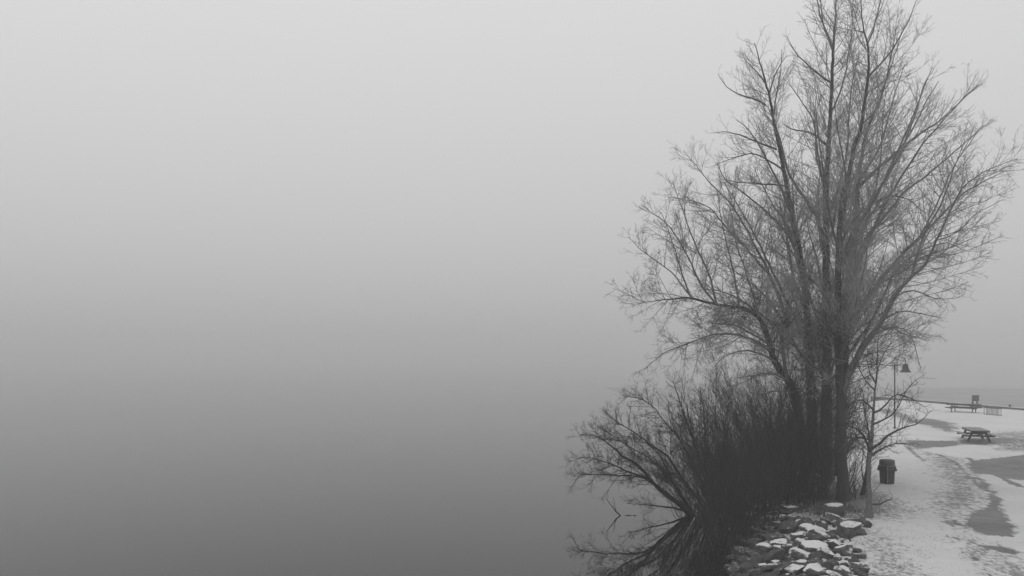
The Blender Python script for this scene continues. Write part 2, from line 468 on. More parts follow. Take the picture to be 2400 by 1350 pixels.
def children(P, R, L, per_m, tmin, ang, lfac, lmin, lmax, rfac, cmax=40, tip=0.35, flat=None):
    """start points, directions, lengths, radii of side branches"""
    Mn, n, _ = P.shape
    cnt = np.minimum(np.floor(L * per_m * (1 - tmin) + rng.random(Mn)), cmax).astype(int)
    idx = np.repeat(np.arange(Mn), cnt)
    if len(idx) == 0: return None
    tt = tmin + (1 - tmin) * rng.random(len(idx)) ** 0.85
    f = tt * (n - 1); k = np.clip(f.astype(int), 0, n - 2); u = (f - k)[:, None]
    S = P[idx, k] * (1 - u) + P[idx, k + 1] * u
    T = P[idx, k + 1] - P[idx, k]; T /= np.linalg.norm(T, axis=1, keepdims=True) + 1e-9
    rr = R[idx, k]
    v = rng.normal(size=(len(idx), 3)); v -= T * np.sum(v * T, axis=1, keepdims=True)
    v /= np.linalg.norm(v, axis=1, keepdims=True) + 1e-9
    a = np.radians(rng.normal(ang, ang * 0.22, len(idx)))[:, None]
    D = T * np.cos(a) + v * np.sin(a)
    Lc = np.clip(L[idx] * lfac * (1 - tt * (1 - tip)) * rng.uniform(.55, 1.25, len(idx)), lmin, lmax)
    Rc = np.minimum(rr * rfac, 0.006 + Lc * 0.0055)
    return S, D, Lc, Rc

def twigs(P, R, L, up, dens=1.0, l1=(0.9, 3.2), k2=1.0, ang=48, lf=0.42):
    """three orders of side branches on a set of limbs"""
    bat = []
    c = children(P, R, L, 4.6 * dens, 0.08, ang, lf, l1[0], l1[1], 0.6, 90, tip=.2)
    if c is None: return bat
    S, D, Lc, Rc = c
    P1, R1 = grow(S, D, Lc, np.maximum(Rc, 0.007), 12, 0.032, up, 0.35); bat.append((P1, R1, 4))
    S, D, L2, R2 = children(P1, R1, Lc, 6.2 * dens, 0.12, 45, 0.46, 0.3, 1.4, 0.75)
    P2, R2 = grow(S, D, L2, np.clip(R2, 0.0055, 0.009), 7, 0.07, up, 0.6); bat.append((P2, R2, 3))
    S, D, L3, R3 = children(P2, R2, L2, 6.5 * k2, 0.1, 50, 0.5, 0.14, 0.55, 0.8)
    P3, R3 = grow(S, D, L3, np.clip(R3, 0.0040, 0.0052), 4, 0.10, up * 1.2, 0.75); bat.append((P3, R3, 3))
    return bat

GTREE = 'bare trees in the clump on the bank'
def make_tree(label, base, trunk, tY, limbs, extra=10, dens=1.0, hmin=4.0, seed=0, ext_len=(4, 8), low=44):
    global rng
    rng = np.random.default_rng(100 + seed)
    P0, R0 = limb3d(trunk, tY[0], tY[1])
    P0[0, 2] -= 0.25
    root = thing('bare_tree', label, 'tree', (P0[0, 0], P0[0, 1], hz(P0[0, 0], P0[0, 1])), 0, GTREE)
    R0 = R0.copy(); R0[:3] *= np.array([1.5, 1.2, 1.06])
    tubes_mesh('trunk', [(P0[None], R0[None], 14)], M_bark, root)
    bat = []
    allp = [(P0, R0)]
    for px, Ya, Yb in limbs:
        P, R = limb3d(px, Ya, Yb); allp.append((P, R))
        tubes_mesh('limb', [(P[None], R[None], 8)], M_limb_lit, root)
    # further limbs reaching towards and away from the viewpoint
    n0 = len(P0)
    for i in range(extra):
        q = rng.uniform(0.18, 0.62); k = int(q * (n0 - 1)); T = P0[min(k + 1, n0 - 1)] - P0[k]; T /= np.linalg.norm(T)
        az = rng.choice([90, -90]) + rng.normal() * 38; a = math.radians(az); th = math.radians(rng.uniform(22, 48))
        D = T * math.cos(th) + np.array([math.cos(a), math.sin(a), 0]) * math.sin(th); D /= np.linalg.norm(D)
        Ln = rng.uniform(*ext_len) * (1.15 - q * .75)
        P, R = grow(P0[k][None], D[None], np.array([Ln]), np.array([min(R0[k] * .5, 0.075)]), 20, 0.035, 0.03, 0.15)
        allp.append((P[0], R[0])); tubes_mesh('limb', [(P, R, 7)], M_limb_lit, root)
    for j, (P, R) in enumerate(allp):
        # resample and hang side branches, fewer on the low trunk
        Lm = np.linalg.norm(np.diff(P, axis=0), axis=1).sum()
        sel = np.ones(len(P), bool)
        if j == 0: sel = P[:, 2] > hmin
        Pj, Rj = P[sel], R[sel]
        if len(Pj) < 4: continue
        Lj = np.linalg.norm(np.diff(Pj, axis=0), axis=1).sum()
        hi = Pj[:, 2].mean()
        up = np.interp(hi, [4, 9, 16], [-0.035, 0.03, 0.07])
        dz = float(np.interp(hi, [6, 11, 18], [1.25, 1.1, .55]))
        bat += twigs(Pj[None], Rj[None], np.array([Lj]), up, dens * dz, (0.35, np.interp(Lj, [2, 10], [1.3, 2.9])), k2=dz, ang=float(np.interp(hi, [8, 18], [54, 40])), lf=float(np.interp(Lj, [2.5, 9], [.6, .42])))
        # the leader itself ends in a fine fork
    # water shoots along the lower trunk
    sel = (P0[:, 2] > 1.6) & (P0[:, 2] < 9); Pj, Rj = P0[sel], R0[sel]
    Lj = np.linalg.norm(np.diff(Pj, axis=0), axis=1).sum()
    c = children(Pj[None], Rj[None], np.array([Lj]), low / Lj, 0.0, 55, 1, 1.2, 3.6, .2, 200, tip=.9)
    P1, R1 = grow(c[0], c[1], c[2] * rng.uniform(.3, 1, len(c[2])), np.clip(c[3], .012, .02), 9, .09, .03, .3); tubes_mesh('crown', bat, M_twig_lit, root)
    tubes_mesh('water_shoots', [(P1, R1, 4)] + twigs(P1, R1, c[2] * .6, .02, 1.1, (.4, 1.4)), M_bark, root)
    return root

# tree A: foremost trunk, right half of the crown
make_tree('tall foremost bare tree whose straight trunk stands just left of the sapling', None,
    [(1976, 1176, 14), (1974, 1080, 12), (1972, 1000, 11.5), (1969, 900, 11), (1963, 770, 9), (1964, 680, 8), (1966, 585, 7.5), (1974, 474, 7), (1988, 420, 6.5),
     (2003, 340, 5.5), (2017, 300, 5), (2030, 220, 4.2), (2037, 150, 3.4), (2032, 100, 2.6), (2022, 50, 1.8), (2014, -45, 1)], (31.4, 32.6),
    [([(1976, 930, 8), (1989, 881, 8), (2022, 815, 7.5), (2067, 752, 6.5), (2096, 696, 5.8), (2130, 655, 5), (2167, 622, 4), (2196, 563, 3.2), (2233, 481, 2.5), (2263, 433, 2), (2310, 402, 1.4), (2385, 372, .8)], 31.5, 29.6),
     ([(2137, 648, 3.5), (2144, 618, 3.2), (2159, 567, 3), (2178, 526, 2.6), (2204, 481, 2.2), (2230, 411, 1.6), (2262, 325, .8)], 30.6, 29.8),
     ([(2096, 696, 2), (2140, 680, 1.8), (2190, 700, 1.3), (2235, 700, .9), (2262, 690, .6)], 30.7, 30),
     ([(2067, 752, 2.2), (2110, 730, 1.8), (2160, 735, 1.4), (2205, 745, .8)], 31, 30),
     ([(2075, 742, 2.2), (2060, 768, 2), (2110, 768, 1.7), (2140, 795, 1.3), (2150, 840, 1), (2160, 868, .6)], 31, 30.5),
     ([(2040, 790, 2.2), (2085, 770, 1.8), (2125, 785, 1.4), (2175, 800, .8)], 31, 30),
     ([(1966, 630, 5), (1993, 562, 4.8), (2022, 511, 4.5), (2056, 456, 4), (2085, 398, 3.3), (2110, 340, 2.6), (2133, 290, 2), (2160, 220, 1.4), (2185, 158, .8)], 31.8, 31),
     ([(2037, 178, 2.6), (2077, 135, 2.2), (2110, 85, 1.7), (2135, 35, 1.2), (2152, -10, .8)], 32.5, 31.8),
     ([(2032, 105, 2), (2050, 60, 1.7), (2063, 0, 1.2), (2068, -40, .8)], 32.6, 32.8),
     ([(1966, 600, 3), (1990, 530, 2.6), (2040, 480, 2.2), (2090, 460, 1.8), (2130, 470, 1.2), (2170, 500, .8)], 31.8, 30),
     ([(2196, 563, 1.6), (2240, 545, 1.3), (2290, 500, 1), (2345, 470, .7)], 30, 29.4),
     ([(2020, 290, 2.2), (2055, 255, 2), (2080, 180, 1.6), (2100, 120, 1.2), (2120, 60, .8)], 32.4, 33.5)],
    extra=7, seed=1)

# tree B: leans out to the left over the water
make_tree('leaning bare tree with a thick limb arching far left over the water', None,
    [(1890, 1180, 13), (1884, 1100, 12), (1874, 1000, 11), (1864, 928, 10.5), (1848, 893, 9.5), (1817, 848, 8.5), (1794, 778, 7), (1776, 741, 6.2), (1735, 722, 5), (1680, 714, 4),
     (1620, 699, 3), (1587, 700, 2.2), (1545, 704, 1.4), (1497, 712, .8)], (33.5, 30.5),
    [([(1806, 822, 3.2), (1765, 796, 2.8), (1709, 783, 2.4), (1654, 789, 2), (1598, 811, 1.7), (1557, 828, 1.3), (1510, 866, .8)], 31.8, 30.2),
     ([(1845, 890, 4.5), (1835, 830, 4.2), (1828, 772, 4), (1802, 748, 3.6), (1778, 733, 3), (1730, 700, 2.2), (1680, 680, 1.5), (1640, 680, .9)], 32.4, 30.6),
     ([(1733, 721, 2.8), (1724, 659, 2.4), (1709, 596, 2), (1694, 530, 1.6), (1678, 440, .9)], 31, 31.5),
     ([(1680, 713, 2.6), (1661, 641, 2.3), (1635, 585, 2), (1617, 541, 1.7), (1598, 485, 1.3), (1576, 425, .8)], 30.8, 31.4),
     ([(1678, 714, 2.6), (1643, 668, 2.3), (1609, 596, 1.9), (1568, 530, 1.5), (1535, 505, 1.2), (1502, 478, .7)], 30.8, 30.2),
     ([(1620, 699, 2), (1598, 641, 1.7), (1587, 600, 1.5), (1570, 550, 1.2), (1550, 498, .8)], 30.6, 31),
     ([(1622, 699, 2), (1585, 650, 1.6), (1561, 628, 1.4), (1515, 596, 1.1), (1472, 555, .7)], 30.6, 29.8),
     ([(1778, 742, 2.6), (1765, 690, 2.3), (1745, 630, 2), (1725, 570, 1.5), (1715, 500, .9)], 31.2, 31.6),
     ([(1820, 850, 2.6), (1780, 828, 2.2), (1740, 822, 1.8), (1700, 835, 1.2), (1672, 862, .7)], 32, 31.4),
     ([(1850, 895, 2.6), (1810, 875, 2.2), (1770, 880, 1.7), (1735, 900, 1), (1700, 905, .7)], 32.4, 31.8),
     ([(1860, 920, 2.6), (1820, 915, 2.0), (1780, 925, 1.6), (1740, 915, .8)], 32.6, 32.4),
     ([(1835, 830, 2.4), (1790, 800, 2), (1740, 770, 1.5), (1690, 760, 1.1), (1640, 780, .7)], 32, 33)],
    extra=0, seed=12, hmin=3.5)

# tree C: central leader running out of the top of the picture
make_tree('tallest bare tree with a central stem forking at the top edge', None,
    [(1938, 1168, 15), (1936, 1000, 13), (1938, 850, 11.5), (1938, 700, 10), (1936, 560, 8.5), (1936, 450, 7.5), (1945, 290, 5.5), (1950, 190, 4.6), (1953, 110, 3.8), (1958, 50, 2.8), (1960, 0, 2), (1962, -70, 1)], (35.5, 36),
    [([(1952, 115, 2.6), (1940, 80, 2.3), (1925, 45, 1.9), (1915, 0, 1.3), (1908, -40, .8)], 36, 35.5),
     ([(1952, 120, 2), (1930, 60, 1.8), (1924, 0, 1.3), (1920, -30, .8)], 36, 36.5),
     ([(1952, 197, 2.4), (1923, 177, 2.2), (1897, 157, 1.9), (1877, 137, 1.6), (1857, 110, 1.2), (1845, 86, .8)], 36, 35),
     ([(1894, 830, 4.2), (1857, 733, 3.7), (1820, 656, 3.1), (1783, 578, 2.5), (1757, 530, 2), (1724, 470, 1.3), (1700, 430, .8)], 35, 33.5),
     ([(1937, 340, 3), (1897, 310, 2.4), (1857, 303, 1.8), (1835, 290, .9)], 36, 35),
     ([(1950, 260, 2.2), (1975, 200, 2), (1990, 120, 1.6), (1998, 60, 1.2), (2000, -10, .8)], 36, 37),
     ([(1938, 600, 5), (1915, 511, 4.6), (1880, 456, 4), (1850, 410, 3.2), (1836, 360, 2.6), (1820, 300, 1.8), (1800, 250, .9)], 35.8, 34.8),
     ([(1938, 520, 4), (1965, 440, 3.6), (1985, 350, 3), (1990, 270, 2.3), (1998, 190, 1.6), (2015, 120, .9)], 35.9, 37),
     ([(1936, 450, 3), (1915, 370, 2.6), (1908, 290, 2), (1880, 240, 1.5), (1850, 195, .8)], 36, 37.5),
     ([(1940, 700, 4), (1975, 620, 3.6), (2020, 540, 3.1), (2050, 450, 2.6), (2065, 360, 2), (2070, 270, 1.4), (2078, 200, .8)], 35.5, 37),
     ([(1936, 800, 4), (1900, 700, 3.5), (1870, 620, 3), (1850, 540, 2.4), (1800, 460, 1.7), (1770, 400, .9)], 35.5, 37)],
    extra=8, seed=3)

# tree D: left rear
make_tree('slender bare tree behind with a bushy separate top left of the centre', None,
    [(1912, 1160, 13), (1904, 1000, 11.5), (1897, 850, 10), (1888, 690, 8.5), (1876, 607, 7.8), (1861, 530, 7), (1845, 440, 6.2), (1832, 370, 5.5), (1817, 300, 4.5), (1803, 225, 3.3), (1785, 160, 2.2), (1768, 100, 1)], (38.5, 37.5),
    [([(1857, 790, 5), (1835, 722, 4.6), (1813, 667, 4.2), (1794, 622, 3.7), (1772, 581, 3.2), (1746, 530, 2.7), (1709, 474, 2), (1672, 437, 1.5), (1640, 400, 1.1), (1602, 352, .7)], 36.5, 34.8),
     ([(1800, 640, 3), (1761, 596, 2.6), (1709, 541, 2), (1665, 489, 1.5), (1617, 470, 1), (1565, 462, .7)], 35.6, 34),
     ([(1850, 437, 2.5), (1802, 432, 2), (1745, 428, 1.5), (1690, 420, .8)], 37.6, 36),
     ([(1795, 247, 2), (1773, 233, 1.9), (1747, 227, 1.7), (1717, 213, 1.3), (1700, 200, 1), (1683, 173, .7)], 37.5, 36.8),
     ([(1820, 350, 2.6), (1780, 335, 2.2), (1740, 318, 1.8), (1700, 310, 1.2), (1668, 312, .7)], 37.6, 36.4),
     ([(1838, 400, 2.4), (1800, 375, 2), (1760, 360, 1.6), (1720, 370, 1.1), (1670, 390, .7)], 37.8, 36.4),
     ([(1812, 280, 2), (1822, 215, 1.8), (1830, 160, 1.3), (1832, 118, .8)], 37.5, 38),
     ([(1803, 225, 1.8), (1815, 180, 1.6), (1830, 150, 1.2), (1845, 130, .7)], 37.5, 37),
     ([(1798, 200, 1.6), (1770, 165, 1.3), (1745, 140, .8)], 37.5, 37.2),
     ([(1855, 500, 3), (1830, 440, 2.6), (1795, 370, 2.1), (1760, 310, 1.5), (1725, 280, .9)], 37.8, 38.6),
     ([(1870, 580, 3.4), (1830, 530, 2.9), (1790, 490, 2.4), (1740, 450, 1.8), (1700, 420, 1.2), (1680, 380, .8)], 38, 37),
     ([(1885, 720, 4), (1860, 650, 3.4), (1845, 560, 2.8), (1838, 480, 2), (1850, 410, 1)], 38.2, 40),
     ([(1895, 860, 4), (1860, 800, 3.4), (1820, 730, 2.8), (1780, 680, 2.1), (1730, 640, 1.5), (1680, 610, .8)], 38.3, 37)],
    extra=7, seed=4)

# tree E: right rear
make_tree('spreading bare tree at the rear with long limbs fanning to the upper right', None,
    [(1968, 1150, 13), (1970, 1000, 12), (1978, 850, 10.5), (1986, 700, 9), (1995, 600, 8), (2008, 520, 7), (2010, 440, 6), (2018, 370, 5), (2035, 300, 4), (2060, 240, 3), (2078, 180, 2.2), (2092, 110, 1.5), (2103, 60, .8)], (37.5, 38),
    [([(1984, 780, 6), (2022, 715, 5.8), (2059, 663, 5.3), (2107, 604, 4.6), (2156, 556, 4), (2204, 507, 3.2), (2256, 456, 2.3), (2307, 425, 1.6), (2352, 402, .8)], 37.2, 35),
     ([(1988, 690, 5), (2028, 580, 4.5), (2063, 500, 4), (2093, 448, 3.5), (2122, 400, 3), (2165, 335, 2.4), (2205, 290, 1.9), (2250, 240, 1.4), (2294, 198, .8)], 37.5, 36),
     ([(2000, 640, 4.5), (2022, 570, 4.2), (2089, 489, 3.6), (2122, 448, 3.1), (2185, 400, 2.4), (2250, 345, 1.7), (2308, 292, .8)], 37.6, 38.5),
     ([(1997, 455, 4.5), (2057, 395, 4), (2110, 350, 3.4), (2160, 310, 2.6), (2197, 288, 2.1), (2243, 245, 1.5), (2290, 200, .8)], 38, 37),
     ([(2050, 460, 3.8), (2107, 365, 3.2), (2133, 300, 2.7), (2150, 255, 2.1), (2165, 200, 1.5), (2190, 160, .8)], 38, 39.2),
     ([(2110, 350, 2.2), (2140, 300, 1.9), (2170, 240, 1.5), (2200, 190, .9)], 37.6, 38),
     ([(2059, 663, 3), (2110, 640, 2.6), (2170, 600, 2), (2230, 580, 1.4), (2300, 550, .8)], 36.6, 35.5),
     ([(1980, 840, 4), (2050, 740, 3.4), (2090, 650, 2.8), (2140, 600, 2), (2210, 570, 1.3), (2270, 590, .7)], 37.4, 36),
     ([(2015, 420, 3), (2060, 350, 2.5), (2080, 280, 2), (2100, 210, 1.4), (2120, 150, .8)], 38, 37),
     ([(2156, 556, 2.2), (2200, 470, 1.9), (2230, 400, 1.5), (2265, 340, 1.1), (2285, 290, .7)], 36.2, 37)],
    extra=7, seed=5)

# ---------------------------------------------------------------- sapling by the path
rng = np.random.default_rng(31)
sp = hit(2037, 1213)
sY = sp[1]
root = thing('sapling', 'thin pale-barked sapling between the riprap and the trash can', 'young tree', sp)
st, sr = limb3d([(2035, 1216, 12), (2038, 1204, 9), (2038, 1180, 6.4), (2037, 1130, 5), (2038, 1080, 5), (2041, 1040, 4.6), (2044, 1015, 4.4), (2046, 985, 3.8), (2048, 950, 3.2), (2051, 915, 2.8), (2053, 895, 2.4), (2060, 855, 1.8), (2068, 835, 1.5), (2090, 800, .9)], sY, sY + .3)
st[0, 2] -= .12
tubes_mesh('trunk', [(st[None], sr[None], 12)], M_barkpale, root)
sl = [([(2053, 900, 1.8), (2040, 875, 1.5), (2032, 845, 1.1), (2034, 815, .7)], sY, sY - .5),
      ([(2053, 895, 1.6), (2057, 850, 1.4), (2056, 815, 1), (2058, 780, .7)], sY, sY + .3),
      ([(2042, 1052, 3.6), (2062, 1040, 3), (2085, 1017, 2.5), (2120, 1003, 1.9), (2150, 994, 1.4), (2182, 962, .7)], sY, sY - .6),
      ([(2040, 1058, 3.6), (2030, 1035, 3), (2020, 1012, 2.4), (2000, 1000, 1.8), (1975, 1000, 1.2), (1945, 1020, .7)], sY, sY - 1.0),
      ([(2048, 962, 2.2), (2020, 938, 1.8), (1998, 942, 1.5), (1980, 965, 1.1), (1975, 985, .7)], sY, sY - .6),
      ([(2048, 968, 2.4), (2070, 955, 2), (2098, 925, 1.5), (2130, 932, 1.1), (2168, 955, .7)], sY, sY + .8),
      ([(2046, 995, 2.6), (2070, 985, 2.1), (2100, 962, 1.6), (2130, 905, 1.1), (2165, 880, .7)], sY, sY - .5),
      ([(2043, 1030, 2.6), (2010, 1025, 2), (1985, 1040, 1.4), (1960, 1060, .7)], sY, sY - 1.4),
      ([(2051, 915, 2), (2030, 895, 1.6), (2012, 860, 1.1), (2005, 830, .7)], sY, sY + .8),
      ([(2044, 1065, 2.2), (2070, 1050, 1.8), (2100, 1040, 1.2), (2140, 1040, .7)], sY, sY + .9),
      ([(2043, 1182, 2.4), (2060, 1182, 2), (2075, 1176, 1.6), (2092, 1168, .9)], sY, sY - .25)]
bat = []
for px, a, b_ in sl:
    P, R = limb3d(px, a, b_); tubes_mesh('limb', [(P[None], R[None], 6)], M_bark, root)
    L = np.linalg.norm(np.diff(P, axis=0), axis=1).sum()
    low = px[0][1] > 1150
    bat += twigs(P[None], R[None], np.array([L]), 0.05, 1.25, (0.2, 0.62 if not low else .35), k2=.7)
tubes_mesh('crown', bat, M_willow, root)
# the darker leaning stem behind it
p2 = hit(2022, 1160)
root = thing('sapling', 'short dark leaning stem just behind the pale sapling', 'young tree', p2)
P, R = limb3d([(2021, 1163, 7), (2025, 1140, 4.6), (2031, 1110, 4), (2034, 1080, 3.4), (2036, 1040, 2.6), (2034, 1000, 1.8), (2026, 960, 1.2), (2022, 915, .7)], p2[1], p2[1] + .2)
P[0, 2] -= .1
tubes_mesh('trunk', [(P[None], R[None], 8)], M_bark, root)
bat = twigs(P[None, 3:], R[None, 3:], np.array([3.5]), 0.02, 2.0, (0.4, 1.3))
P2, R2 = limb3d([(2026, 1130, 1.6), (2020, 1100, 1.4), (2021, 1070, 1.1), (2023, 1040, .7)], p2[1], p2[1] + .1)
bat.append((P2[None], R2[None], 5))
tubes_mesh('crown', bat, M_bark, root)

# ---------------------------------------------------------------- willow shrubs at the water's edge
def shrub(label, X, Y, n_st, hgt, lean, spread, seed, group, guided=(), dens=1.0, rb=0.022, mat=None, name='willow_shrub', up=0.02, cat='shrub', rad=0.5):
    global rng
    rng = np.random.default_rng(500 + seed); mat = mat or M_willow
    z = max(hz(X, Y), -0.15)
    root = thing(name, label, cat, (X, Y, z), 0, group)
    bat = []
    for px, a, b_ in guided:
        P, R = limb3d(px, a, b_); tubes_mesh('stem', [(P[None], R[None], 7)], mat, root)
        L = np.linalg.norm(np.diff(P, axis=0), axis=1).sum()
        k = int(len(P) * .18)
        bat += twigs(P[None, k:], R[None, k:], np.array([L * .82]), 0.03, 1.9, (0.3, 1.35), k2=.8)
    if n_st:
        a = rng.uniform(0, 2 * np.pi, n_st); rr = rad * np.sqrt(rng.random(n_st))
        S = np.stack([X + rr * np.cos(a), Y + rr * np.sin(a), np.full(n_st, z - .15)], 1)
        D = np.stack([np.cos(a) * spread * rng.random(n_st) + lean[0] + rng.normal(size=n_st) * .1, np.sin(a) * spread * rng.random(n_st) + lean[1] + rng.normal(size=n_st) * .1, np.ones(n_st)], 1)
        D /= np.linalg.norm(D, axis=1, keepdims=True)
        L = hgt * rng.uniform(.45, 1.12, n_st); R = rb * rng.uniform(.6, 1.2, n_st)
        P, RR = grow(S, D, L, R, 14, 0.045, up, 0.25)
        for i in range(min(8, n_st)): tubes_mesh('stem', [(P[i:i + 1], RR[i:i + 1] * 1.25, 6)], mat, root)
        if n_st > 8: bat.append((P[8:], RR[8:], 4))
        c = children(P, RR, L, 3.0 * dens, 0.12, 28, 0.36, 0.5, 1.9, 0.7)
        P1, R1 = grow(c[0], c[1], c[2], np.clip(c[3], .007, .014), 7, 0.08, 0.04, 0.4); bat.append((P1, R1, 3))
        c = children(P1, R1, c[2], 3.6 * dens, 0.1, 34, 0.45, 0.2, 0.8, 0.8)
        P2, R2 = grow(c[0], c[1], c[2], np.clip(c[3], .0045, .008), 4, 0.1, 0.04, 0.6); bat.append((P2, R2, 3))
    tubes_mesh('crown', bat, mat, root)
    return root

GW = 'willow shrubs along the water edge'
wY = F * CAMZ / (1205 - YH)
guided = [([(1622, 1210, 9), (1618, 1202, 8.5), (1585, 1176, 6.5), (1537, 1139, 4.6), (1500, 1094, 3.5), (1459, 1068, 2.6), (1422, 1035, 1.9), (1392, 1020, 1.3), (1357, 1018, .8)], wY, wY - 1.2),
          ([(1575, 1168, 3.4), (1522, 1124, 2.8), (1470, 1105, 2.2), (1441, 1091, 1.8), (1411, 1080, 1.4), (1374, 1072, 1), (1330, 1082, .7)], wY - .2, wY - 1.8),
          ([(1540, 1140, 2.6), (1500, 1118, 2.2), (1430, 1113, 1.7), (1396, 1111, 1.4), (1359, 1113, 1), (1341, 1140, .7)], wY - .3, wY + .6),
          ([(1664, 1212, 4.5), (1633, 1165, 4), (1596, 1117, 3.3), (1567, 1072, 2.7), (1537, 1050, 2.2), (1492, 1017, 1.7), (1448, 991, 1.2), (1420, 966, .7)], wY, wY - .5),
          ([(1618, 1204, 4), (1600, 1170, 3.4), (1581, 1139, 2.8), (1559, 1091, 2.2), (1537, 1057, 1.7), (1500, 1030, 1.2), (1450, 1020, .7)], wY, wY + 1),
          ([(1668, 1208, 4.2), (1650, 1150, 3.6), (1633, 1109, 3), (1596, 1035, 2.3), (1567, 998, 1.8), (1530, 954, 1.4), (1493, 931, 1), (1460, 930, .6)], wY, wY + .8),
          ([(1680, 1208, 4), (1660, 1120, 3.2), (1633, 1057, 2.5), (1611, 990, 1.9), (1593, 940, 1.3), (1577, 895, .7)], wY + .3, wY + 1.2),
          ([(1612, 1200, 3), (1580, 1190, 2.4), (1550, 1187, 1.8), (1510, 1182, 1.2), (1470, 1180, .7)], wY, wY - .8),
          ([(1690, 1205, 3.5), (1680, 1120, 2.8), (1655, 1040, 2.2), (1650, 970, 1.6), (1640, 905, .8)], wY + .3, wY + .9),
          ([(1625, 1200, 3), (1590, 1150, 2.4), (1530, 1080, 1.8), (1480, 1050, 1.3), (1390, 990, .7)], wY, wY + 1.6)]
wp = at(1640, 1207, wY)
shrub('willow shrub with dark forked stems arching left low over the water', wp[0], wY, 9, 4.2, (-0.62, 0.0), 0.5, 1, GW, guided, rb=.02)
SH = [(8.4, 32.6, 22, 5.0, (-.24, .0), 'willow shrub right behind the arching waterside willow, leaning left'),
      (8.8, 31.0, 34, 5.0, (-.2, -.05), 'dense willow shrub in the middle of the waterside thicket'),
      (8.2, 29.2, 44, 4.1, (-.22, -.05), 'dense willow shrub standing lower in front of the thicket'),
      (7.9, 27.8, 36, 3.1, (-.12, -.05), 'low nearest willow shrub above the dark riprap edge'),
      (9.8, 33.6, 34, 5.8, (-.12, .0), 'tall willow shrub left of the leaning tree trunk'),
      (10.6, 31.9, 46, 4.7, (-.10, .0), 'dark willow shrub in front of the leaning tree trunk'),
      (9.6, 29.6, 42, 3.8, (-.08, -.05), 'willow shrub behind the snowy riprap rocks'),
      (9.3, 35.6, 22, 6.0, (-.26, .0), 'tall rear willow shrub showing above the thicket on the left'),
      (11.6, 34.6, 44, 5.6, (.0, .0), 'willow shrub filling the gap between the tree trunks')]
for i, (x, y, n, h, ln, lb) in enumerate(SH):
    shrub(lb, x, y, n, h, ln, 0.42, 10 + i, GW, dens=1.15, rb=.018, rad=.75)
SH2 = [(7.35, 30.2, 16, 3.3, (-.5, 0), 'sparse willow shrub growing out of the water in front of the arching one'),  # added shrub, fills in the dark reflection below the arching willow
       (7.5, 26.9, 26, 2.3, (-.1, -.05), 'low willow shrub at the water edge left of the nearest riprap boulders'),
       (6.9, 25.3, 16, 1.7, (-.1, -.05), 'lowest thin willow shrub by the stone lying in the water'),
       (8.7, 28.3, 26, 2.7, (.0, -.05), 'willow shrub overhanging the upper left riprap')]
for i, (x, y, n, h, ln, lb) in enumerate(SH2):
    shrub(lb, x, y, n, h, ln, 0.45, 30 + i, GW, dens=1.0, rb=.012, rad=.6)
GU = 'brushwood under the trees'
UN = [(13.7, 33.0, 16, 2.7, (.15, 0), 'twiggy brush beside the foremost trunk on its right'),
      (15.0, 35.5, 14, 2.8, (.05, 0), 'twiggy brush behind the leaning dark stem'),
      (12.5, 32.6, 12, 1.8, (.0, 0), 'low brush at the foot of the foremost trunk'),
      (11.6, 31.2, 10, 1.2, (.0, 0), 'knee-high brush between willow thicket and foremost trunk'),
      (15.4, 38.5, 20, 4.0, (.15, 0), 'tall brush behind the trunks, seen above the snow'),
      (13.4, 37.5, 36, 6.0, (.0, 0), 'tallest brush in the gap behind the tree trunks'),
      (12.4, 39.0, 36, 6.5, (-.1, 0), 'dark rear brush behind the leaning tree'),
      (14.3, 31.9, 16, 2.1, (.12, 0), 'thin brush standing just right of the foremost trunk foot'),
      (12.7, 31.7, 26, 2.4, (-.05, 0), 'dense dark brush against the left side of the foremost trunk foot'),
      (11.9, 31.0, 22, 2.0, (-.05, 0), 'dense brush between the stump and the willow thicket'),
      (12.5, 30.3, 16, 1.3, (.0, 0), 'low brush tangle right behind the stump'),
      (12.6, 34.2, 40, 5.2, (.0, 0), 'dense brush wrapped round the central trunks'),
      (13.9, 36.0, 34, 5.4, (.05, 0), 'dense brush right behind the foremost trunk'),
      (12.3, 31.9, 26, 3.6, (-.05, 0), 'waist-high brush in front of the central trunks'),
      (11.6, 33.2, 40, 5.4, (-.05, 0), 'dense upright brush between the leaning trunk and the foremost one'),
      (11.0, 32.4, 36, 4.6, (-.05, 0), 'dense brush right in front of the leaning trunk base')]
for i, (x, y, n, h, ln, lb) in enumerate(UN):
    shrub(lb, x, y, n, h, ln, 0.5, 40 + i, GU, dens=1.1, rb=.013, name='brush', rad=.6, up=.01)

# broken stick in the water and floating bits
rng = np.random.default_rng(77)
w0 = at(1455, 1211, F * CAMZ / (1208 - YH)); Ys = w0[1]
stick = thing('stick', 'thin forked stick poking out of the water left of the willow', 'stick', (w0[0], w0[1], 0))
P, R = limb3d([(1457, 1214, 1.8), (1445, 1199, 1.6), (1432, 1183, 1.2), (1421, 1166, .7)], Ys, Ys)
P2, R2 = limb3d([(1445, 1199, 1), (1440, 1180, .8), (1436, 1165, .5)], Ys, Ys + .1)
tubes_mesh('stem', [(P[None], R[None], 6), (P2[None], R2[None], 5)], M_willow, stick)
for (x, y, l, lb) in ((1473, 1208, .16, 'larger floating twig scrap left of the willow base'), (1488, 1208.5, .07, 'tiny floating twig scrap near the willow base')):
    c = at(x, y, F * CAMZ / (y - YH)); bm = bmesh.new()
    tube(bm, [(-l, 0, 0), (-l * .3, .01, .012), (l * .4, -.01, .01), (l, .02, .0)], [.008, .014, .012, .006], 6)
    o = bm_obj('floating_twig', bm, M_willow, None, True); o.location = (c[0], c[1], .004); props(o, lb, 'twig', 'floating twigs')

